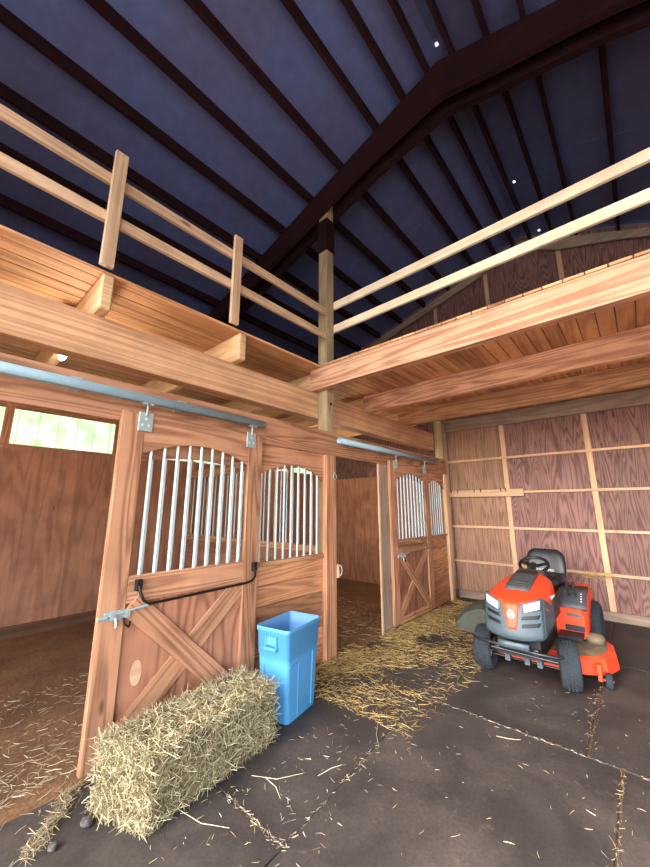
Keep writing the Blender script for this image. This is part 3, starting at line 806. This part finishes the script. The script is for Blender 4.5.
def yf(x, z): return -.50 + 1.75 * x * x + .16 * max(0, z - .45) + (6.0 * max(0, .47 - z) ** 1.5)
def topz(x): return .715 + .065 * (abs(x) / .235) ** 1.3
NX = 20
def face(g, d):
    a = (Vector(g[1][0]) - Vector(g[0][0])).cross(Vector(g[0][1]) - Vector(g[0][0]))
    return g if a.dot(Vector(d)) > 0 else g[::-1]
def patch(name, mat, pts, d=.006, parent=mw, n=10):
    """patch lying on the nose: pts = 4 corners (x,z) going round"""
    g = []
    for i in range(n + 1):
        row = []
        for j in range(n + 1):
            s, q = i / n, j / n
            a = [pts[0][k] * (1 - s) + pts[1][k] * s for k in (0, 1)]; c = [pts[3][k] * (1 - s) + pts[2][k] * s for k in (0, 1)]
            x, z = a[0] * (1 - q) + c[0] * q, a[1] * (1 - q) + c[1] * q
            row.append((x, yf(x, z) - d, z))
        g.append(row)
    return L(MB().sheet(face(g, (0, -1, 0)), .02), name, mat, parent)
# grey nose shell
g = []
for i in range(NX + 1):
    x = -.235 + .47 * i / NX; row = []
    for j in range(11):
        zb = .425 + .05 * (abs(x) / .235) ** 3
        z = zb + (topz(x) - zb) * j / 10
        row.append((x, yf(x, z), z))
    g.append(row)
m = MB().sheet(face(g, (0, -1, 0)), .03)
for s in (-1, 1):   # cheeks running back along the sides
    gg = []
    for i in range(9):
        f = i / 8; row = []
        for j in range(9):
            zb, zt = .475 + .05 * f, topz(.235) - .14 * f
            z = zb + (zt - zb) * j / 8
            y0 = yf(.235, z); row.append((s * (.235 + .022 * math.sin(f * PI / 2)), y0 + (.02 - y0) * f, z))
        gg.append(row)
    m.sheet(face(gg, (s, 0, 0)), .025)
nose = L(m, 'nose_grille', 'grey_plastic')
patch('nose_badge', 'orange', [(-.068, .728), (.075, .732), (.038, .53), (-.022, .53)], .010, nose)
for s in (-1, 1):
    hl = patch('headlight_bezel', 'dark_plastic', [(s * .09, .735), (s * .09, .66), (s * .225, .69), (s * .234, .775)], .003, nose)
    patch('headlight', 'lens', [(s * .102, .725), (s * .106, .668), (s * .212, .698), (s * .218, .762)], .010, nose)
    for z in (.635, .575): patch('grille_slot', 'blackp', [(s * .085, z), (s * .08, z - .028), (s * .20, z - .014), (s * .215, z + .018)], .001, nose)
L(MB().sheet([[(x, yf(x, z) - .004 if False else -.485 + .4 * x * x, z) for z in (.375, .40, .425)] for x in (-.12, -.06, 0, .06, .12)], .02), 'chin_plate', 'grey_plastic', nose)
# crowned-H badge: ring and letter
bg = MB(); ring = []
for i in range(20):
    a = 2 * PI * i / 20; x, z = .004 + .024 * math.cos(a), .642 + .026 * math.sin(a); ring.append((x, yf(x, z) - .013, z))
bg.tube(ring, .0042, 8, True)
def nb(x0, x1, z0, z1): bg.box(.004 + x0, .004 + x1, yf(.004, .642 + z0) - .017, yf(.004, .642 + z0) - .008, .642 + z0, .642 + z1)
nb(-.011, -.005, -.013, .011); nb(.005, .011, -.013, .011); nb(-.006, .006, -.004, .002)
for dx in (-.012, 0, .012): nb(dx - .0025, dx + .0025, .028, .037)
L(bg, 'emblem', 'white', nose)
# orange bonnet
secs = []
def bonnet(yv, w, ws, zt, zsh, zb):
    return [(-w, yv, zb), (-w, yv, (zb + zsh) / 2), (-w * .995, yv, zsh), (-w * .90, yv, zsh + (zt - zsh) * .45), (-ws, yv, zt - .008), (-ws * .5, yv, zt), (0, yv, zt + .003), (ws * .5, yv, zt), (ws, yv, zt - .008), (w * .90, yv, zsh + (zt - zsh) * .45), (w * .995, yv, zsh), (w, yv, (zb + zsh) / 2), (w, yv, zb)]
def front(dy):
    s = bonnet(0, .236, .16, .725, .765, .70)
    out = []
    for x, y, z in s:
        z = topz(x) - .002 if abs(x) < .23 else z
        out.append((x, yf(x, z) + dy, z))
    return out
rings = [front(.0), [(x * 1.0, y + .035, z + .022 * (1 - (abs(x) / .24) ** 2)) for x, y, z in front(0.0)], bonnet(-.24, .250, .155, .785, .735, .56), bonnet(-.05, .250, .145, .82, .755, .50), bonnet(.18, .240, .125, .858, .775, .47), bonnet(.40, .215, .110, .885, .78, .47), bonnet(.43, .205, .105, .87, .77, .47)]
m = MB(); n = len(rings[0])
m.sheet([list(r) for r in rings][::-1], .018)
hood = L(m, 'bonnet', 'orange', subd=1)
vg = [[(x, y, z + .010) for x in (-w, -w * .5, 0, w * .5, w)] for y, w, z in ((-.20, .098, .797), (-.05, .102, .825), (.18, .10, .862), (.36, .094, .886))]
vt = L(MB().sheet(vg[::-1], .02), 'bonnet_vent', 'dark_plastic', hood)
m = MB()
for y, z in ((-.15, .818), (-.10, .828), (-.05, .837)): m.box(-.078, .082, y - .010, y + .010, z - .004, z + .006)
L(m, 'vent_slat', 'blackp', vt)
for s in (-1, 1): L(MB().box(min(s * .245, s * .262), max(s * .245, s * .262), -.02, .26, .55, .72), 'side_vent', 'blackp', hood)
# chassis, footrests, dash
m = MB().box(-.17, .17, -.30, 1.5, .26, .46); L(m, 'chassis', 'blackp')
for x in (-.40, .20): L(MB().box(x, x + .20, .35, .85, .30, .325), 'footrest', 'blackp')
m = MB().loft([[(-.16, .42, .46), (.16, .42, .46), (.16, .62, .46), (-.16, .62, .46)], [(-.12, .42, .86), (.12, .42, .86), (.12, .56, .86), (-.12, .56, .86)], [(-.10, .44, .885), (.10, .44, .885), (.10, .54, .885), (-.10, .54, .885)]], smooth=False)
dash = L(m, 'dashboard', 'dark_plastic', bevel=.01)
cx = Vector((.0, .68, .915)); tilt = Matrix.Rotation(math.radians(28), 3, 'X')
m = MB().tube([cx + tilt @ Vector((  .14 * math.cos(a),   .14 * math.sin(a), 0)) for a in [2 * PI * i / 32 for i in range(32)]], .016, 10, True)
for a in (.3, PI - .3, -PI / 2): m.bar(cx + tilt @ Vector((0, 0, -.02)), cx + tilt @ Vector((.13 * math.cos(a), .13 * math.sin(a), 0)), .035, .012, tilt @ Vector((0, 0, 1)))
m.tube([cx + tilt @ Vector((0, 0, .01)), (0, .52, .80)], .03, 12)
L(m, 'steering_wheel', 'blackp')
# rear fenders: tub with raised sides
for s in (-1, 1):
    r_ = []
    for y, z0, z1 in ((.56, .27, .53), (.60, .25, .56), (.75, .28, .64), (1.0, .42, .665), (1.30, .50, .66), (1.55, .44, .62), (1.60, .46, .58)):
        e = .02 if y in (.56, 1.60) else 0
        xi, xo = .17, (.435 if s > 0 else .40) - e
        r_.append([(s * xi, y, z0), (s * (xo - .02), y, z0), (s * xo, y, z0 + .03), (s * xo, y, z1 - .06), (s * (xo - .035), y, z1 - .01), (s * (xi + .06), y, z1), (s * xi, y, z1 - .01)])
    if s > 0: r_ = [q[::-1] for q in r_]
    f = L(MB().loft(r_), 'fender', 'orange', bevel=.004)
    cons = [[(s * xa, y, z) for xa in (.19, .27, .36, .44)] for y, z in ((.565, .545), (.61, .585), (.75, .665), (1.0, .69))]
    if s > 0:
        c = L(MB().sheet(face(cons, (0, 0, 1)), .03), 'control_panel', 'dark_plastic', f)
        for x, y in ((.29, .68), (.345, .70)):
            sh = Matrix.Translation((0, 0, -.04)); m = MB().box(x - .012, x + .012, y - .07, y + .06, .66, .675, Matrix.Translation((0, 0, .02)))
            m.tube([(x, y, .67), (x, y - .02, .78)], .007, 8); m.tube([(x, y - .02, .765), (x, y - .025, .815)], .016, 10)
            m.xf(sh); L(m, 'lever', 'black', f)
        m = MB()
        for k in range(4): m.box(.395, .405, .62 + k * .03, .63 + k * .03, .598 + k * .019, .606 + k * .019)
        L(m, 'scale_mark', 'white', c)
        L(MB().box(.27, .405, .545, .562, .465, .49), 'slot', 'grey_plastic', f)
        L(MB().box(.25, .41, .542, .565, .335, .385), 'recess', 'black', f)
m = MB().box(-.40, .40, 1.52, 1.64, .42, .62); L(m, 'rear_panel', 'orange', bevel=.02)
# seat
m = MB()
def seat_ring(y, z, hw, th): return [(-hw, y, z - th * .3), (-hw * .9, y, z + th * .5), (-hw * .4, y, z + th * .35), (0, y, z + th * .3), (hw * .4, y, z + th * .35), (hw * .9, y, z + th * .5), (hw, y, z - th * .3), (hw * .8, y, z - th), (0, y, z - th), (-hw * .8, y, z - th)]
m.loft([seat_ring(.86, .66, .15, .04), seat_ring(.90, .68, .20, .07), seat_ring(1.05, .68, .215, .08), seat_ring(1.22, .67, .205, .08), seat_ring(1.28, .67, .18, .07)])
m.xf(Matrix.Translation((.02, 0, 0)) @ Matrix.Scale(1.08, 4))
seat = L(m, 'seat', 'black', subd=1)
m = MB()
def back_ring(z, y, hw, th): return [(-hw, y - th * .4, z), (-hw * .85, y - th, z), (-hw * .4, y - th * .6, z), (hw * .4, y - th * .6, z), (hw * .85, y - th, z), (hw, y - th * .4, z), (hw * .9, y + th * .5, z), (0, y + th * .9, z), (-hw * .9, y + th * .5, z)]
m.loft([back_ring(.64, 1.24, .17, .05), back_ring(.70, 1.26, .20, .06), back_ring(.82, 1.29, .215, .06), back_ring(.93, 1.32, .21, .055), back_ring(1.0, 1.34, .18, .045), back_ring(1.02, 1.345, .12, .02)])
m.xf(Matrix.Translation((-.01, .05, -.085)) @ Matrix.Scale(1.08, 4))
L(m, 'backrest', 'black', seat, subd=1)
# cutting deck with gauge wheel, and discharge chute
def ring_deck(z, r): return [(.0 + a * r, .55 + b * r, z) for a, b in ((-.50, -.18), (-.40, -.34), (.10, -.40), (.40, -.38), (.56, -.28), (.63, -.05), (.60, .22), (.45, .36), (-.40, .36), (-.50, .2))]
dk = L(MB().loft([ring_deck(.085, 1.02), ring_deck(.20, 1.0), ring_deck(.225, .95)], smooth=False), 'cutting_deck', 'orange', bevel=.01)
L(MB().loft([ring_deck(.222, .93), ring_deck(.245, .80)], smooth=False), 'deck_top', 'deck_dirty', dk)
m = MB().lathe([(0, .0), (.085, 0), (.085, .05), (.06, .075), (0, .08)], Matrix.Translation((.47, .62, .245)), 20); L(m, 'spindle_cover', 'deck_dirty', dk)
gw = MB().lathe([(0, -.026), (.05, -.026), (.062, -.018), (.065, 0), (.062, .018), (.05, .026), (0, .026)], Matrix.Translation((.575, .20, .066)) @ Matrix.Rotation(PI / 2, 4, 'Y'), 24)
g_ = L(gw, 'gauge_wheel', 'tire', dk)
m = MB().box(.50, .53, .16, .26, .06, .19); m.tube([(.51, .20, .066), (.605, .20, .066)], .009, 8); L(m, 'wheel_bracket', 'orange', dk)
pf = [(-.40, .16), (-.40, .40), (-.47, .47), (-.55, .47), (-.70, .40), (-.82, .27), (-.80, .20)]
m = MB().loft([[(x * k - .40 * (1 - k), y, z * k + .2 * (1 - k)) for x, z in pf] for y, k in ((.30, .90), (.36, 1.0), (.60, 1.04), (.80, .98), (.86, .86))])
L(m, 'discharge_chute', 'chute', bevel=.012)

def letters(txt, size, mtx, mat, parent):
    cu = bpy.data.curves.new('lettering', 'FONT'); cu.body = txt; cu.size = size; cu.extrude = .0008; cu.align_x = 'CENTER'; cu.align_y = 'CENTER'
    o = bpy.data.objects.new('tmp', cu); COL.objects.link(o)
    bpy.context.view_layer.update()
    me = bpy.data.meshes.new_from_object(o.evaluated_get(bpy.context.evaluated_depsgraph_get()))
    bpy.data.objects.remove(o); bpy.data.curves.remove(cu)
    me.transform(mtx); me.materials.clear(); me.materials.append(M[mat]); me.name = 'lettering'
    q = bpy.data.objects.new('lettering', me); COL.objects.link(q); q.parent = parent; return q
letters('Husqvarna', .045, Matrix.Translation((.2535, .02, .735)) @ Matrix.Rotation(PI / 2, 4, 'Z') @ Matrix.Rotation(PI / 2, 4, 'X'), 'white', hood)
letters('Husqvarna', .05, Matrix.Translation((0, 1.208, .80)) @ Matrix.Rotation(PI / 2 - .2, 4, 'X'), 'white', seat)

# ------------------------------------------------------------------ light
w = bpy.data.worlds.new('world'); scn.world = w; w.use_nodes = True
nt = w.node_tree; bgn = nt.nodes['Background']
sky = nt.nodes.new('ShaderNodeTexSky'); sky.sky_type = 'NISHITA'; sky.sun_disc = False
sky.sun_elevation = math.radians(38); sky.sun_rotation = math.radians(200); sky.dust_density = 3.0; sky.air_density = 1.0
hs = nt.nodes.new('ShaderNodeHueSaturation'); hs.inputs['Saturation'].default_value = .55
nt.links.new(sky.outputs[0], hs.inputs['Color']); nt.links.new(hs.outputs[0], bgn.inputs[0]); bgn.inputs[1].default_value = 1.9
def area(name, loc, rot, sx, sy, energy, col, portal=False):
    d = bpy.data.lights.new(name, 'AREA'); d.shape = 'RECTANGLE'; d.size = sx; d.size_y = sy; d.energy = energy; d.color = col
    o = bpy.data.objects.new(name, d); COL.objects.link(o); o.location = loc; o.rotation_euler = rot
    if portal: d.cycles.is_portal = True
    return o
area('front_opening_portal', (.65, YF + .02, 2.25), (PI / 2, 0, 0), 7.1, 4.5, 1, (1, 1, 1), True)
area('side_opening_portal', (XR - .02, -.3, 1.7), (PI / 2, 0, PI / 2), 3.8, 3.4, 1, (1, 1, 1), True)
def point(name, loc, energy, col, r=.05):
    d = bpy.data.lights.new(name, 'POINT'); d.energy = energy; d.color = col; d.shadow_soft_size = r
    o = bpy.data.objects.new(name, d); COL.objects.link(o); o.location = loc; return o
point('stall_bulb_light', (-3.5, .62, 2.70), 32, (1, .86, .68))
point('far_stall_fill_light', (-4.2, 4.9, 2.2), 30, (1, .84, .62))  # unseen warm fill added to brighten the second stall; no bulb hangs there

scn.view_settings.view_transform = 'Standard'; scn.view_settings.look = 'None'
scn.view_settings.gamma = 1; scn.view_settings.use_curve_mapping = False
scn.view_settings.exposure = 0.15
scn.cycles.max_bounces = 8; scn.cycles.diffuse_bounces = 6
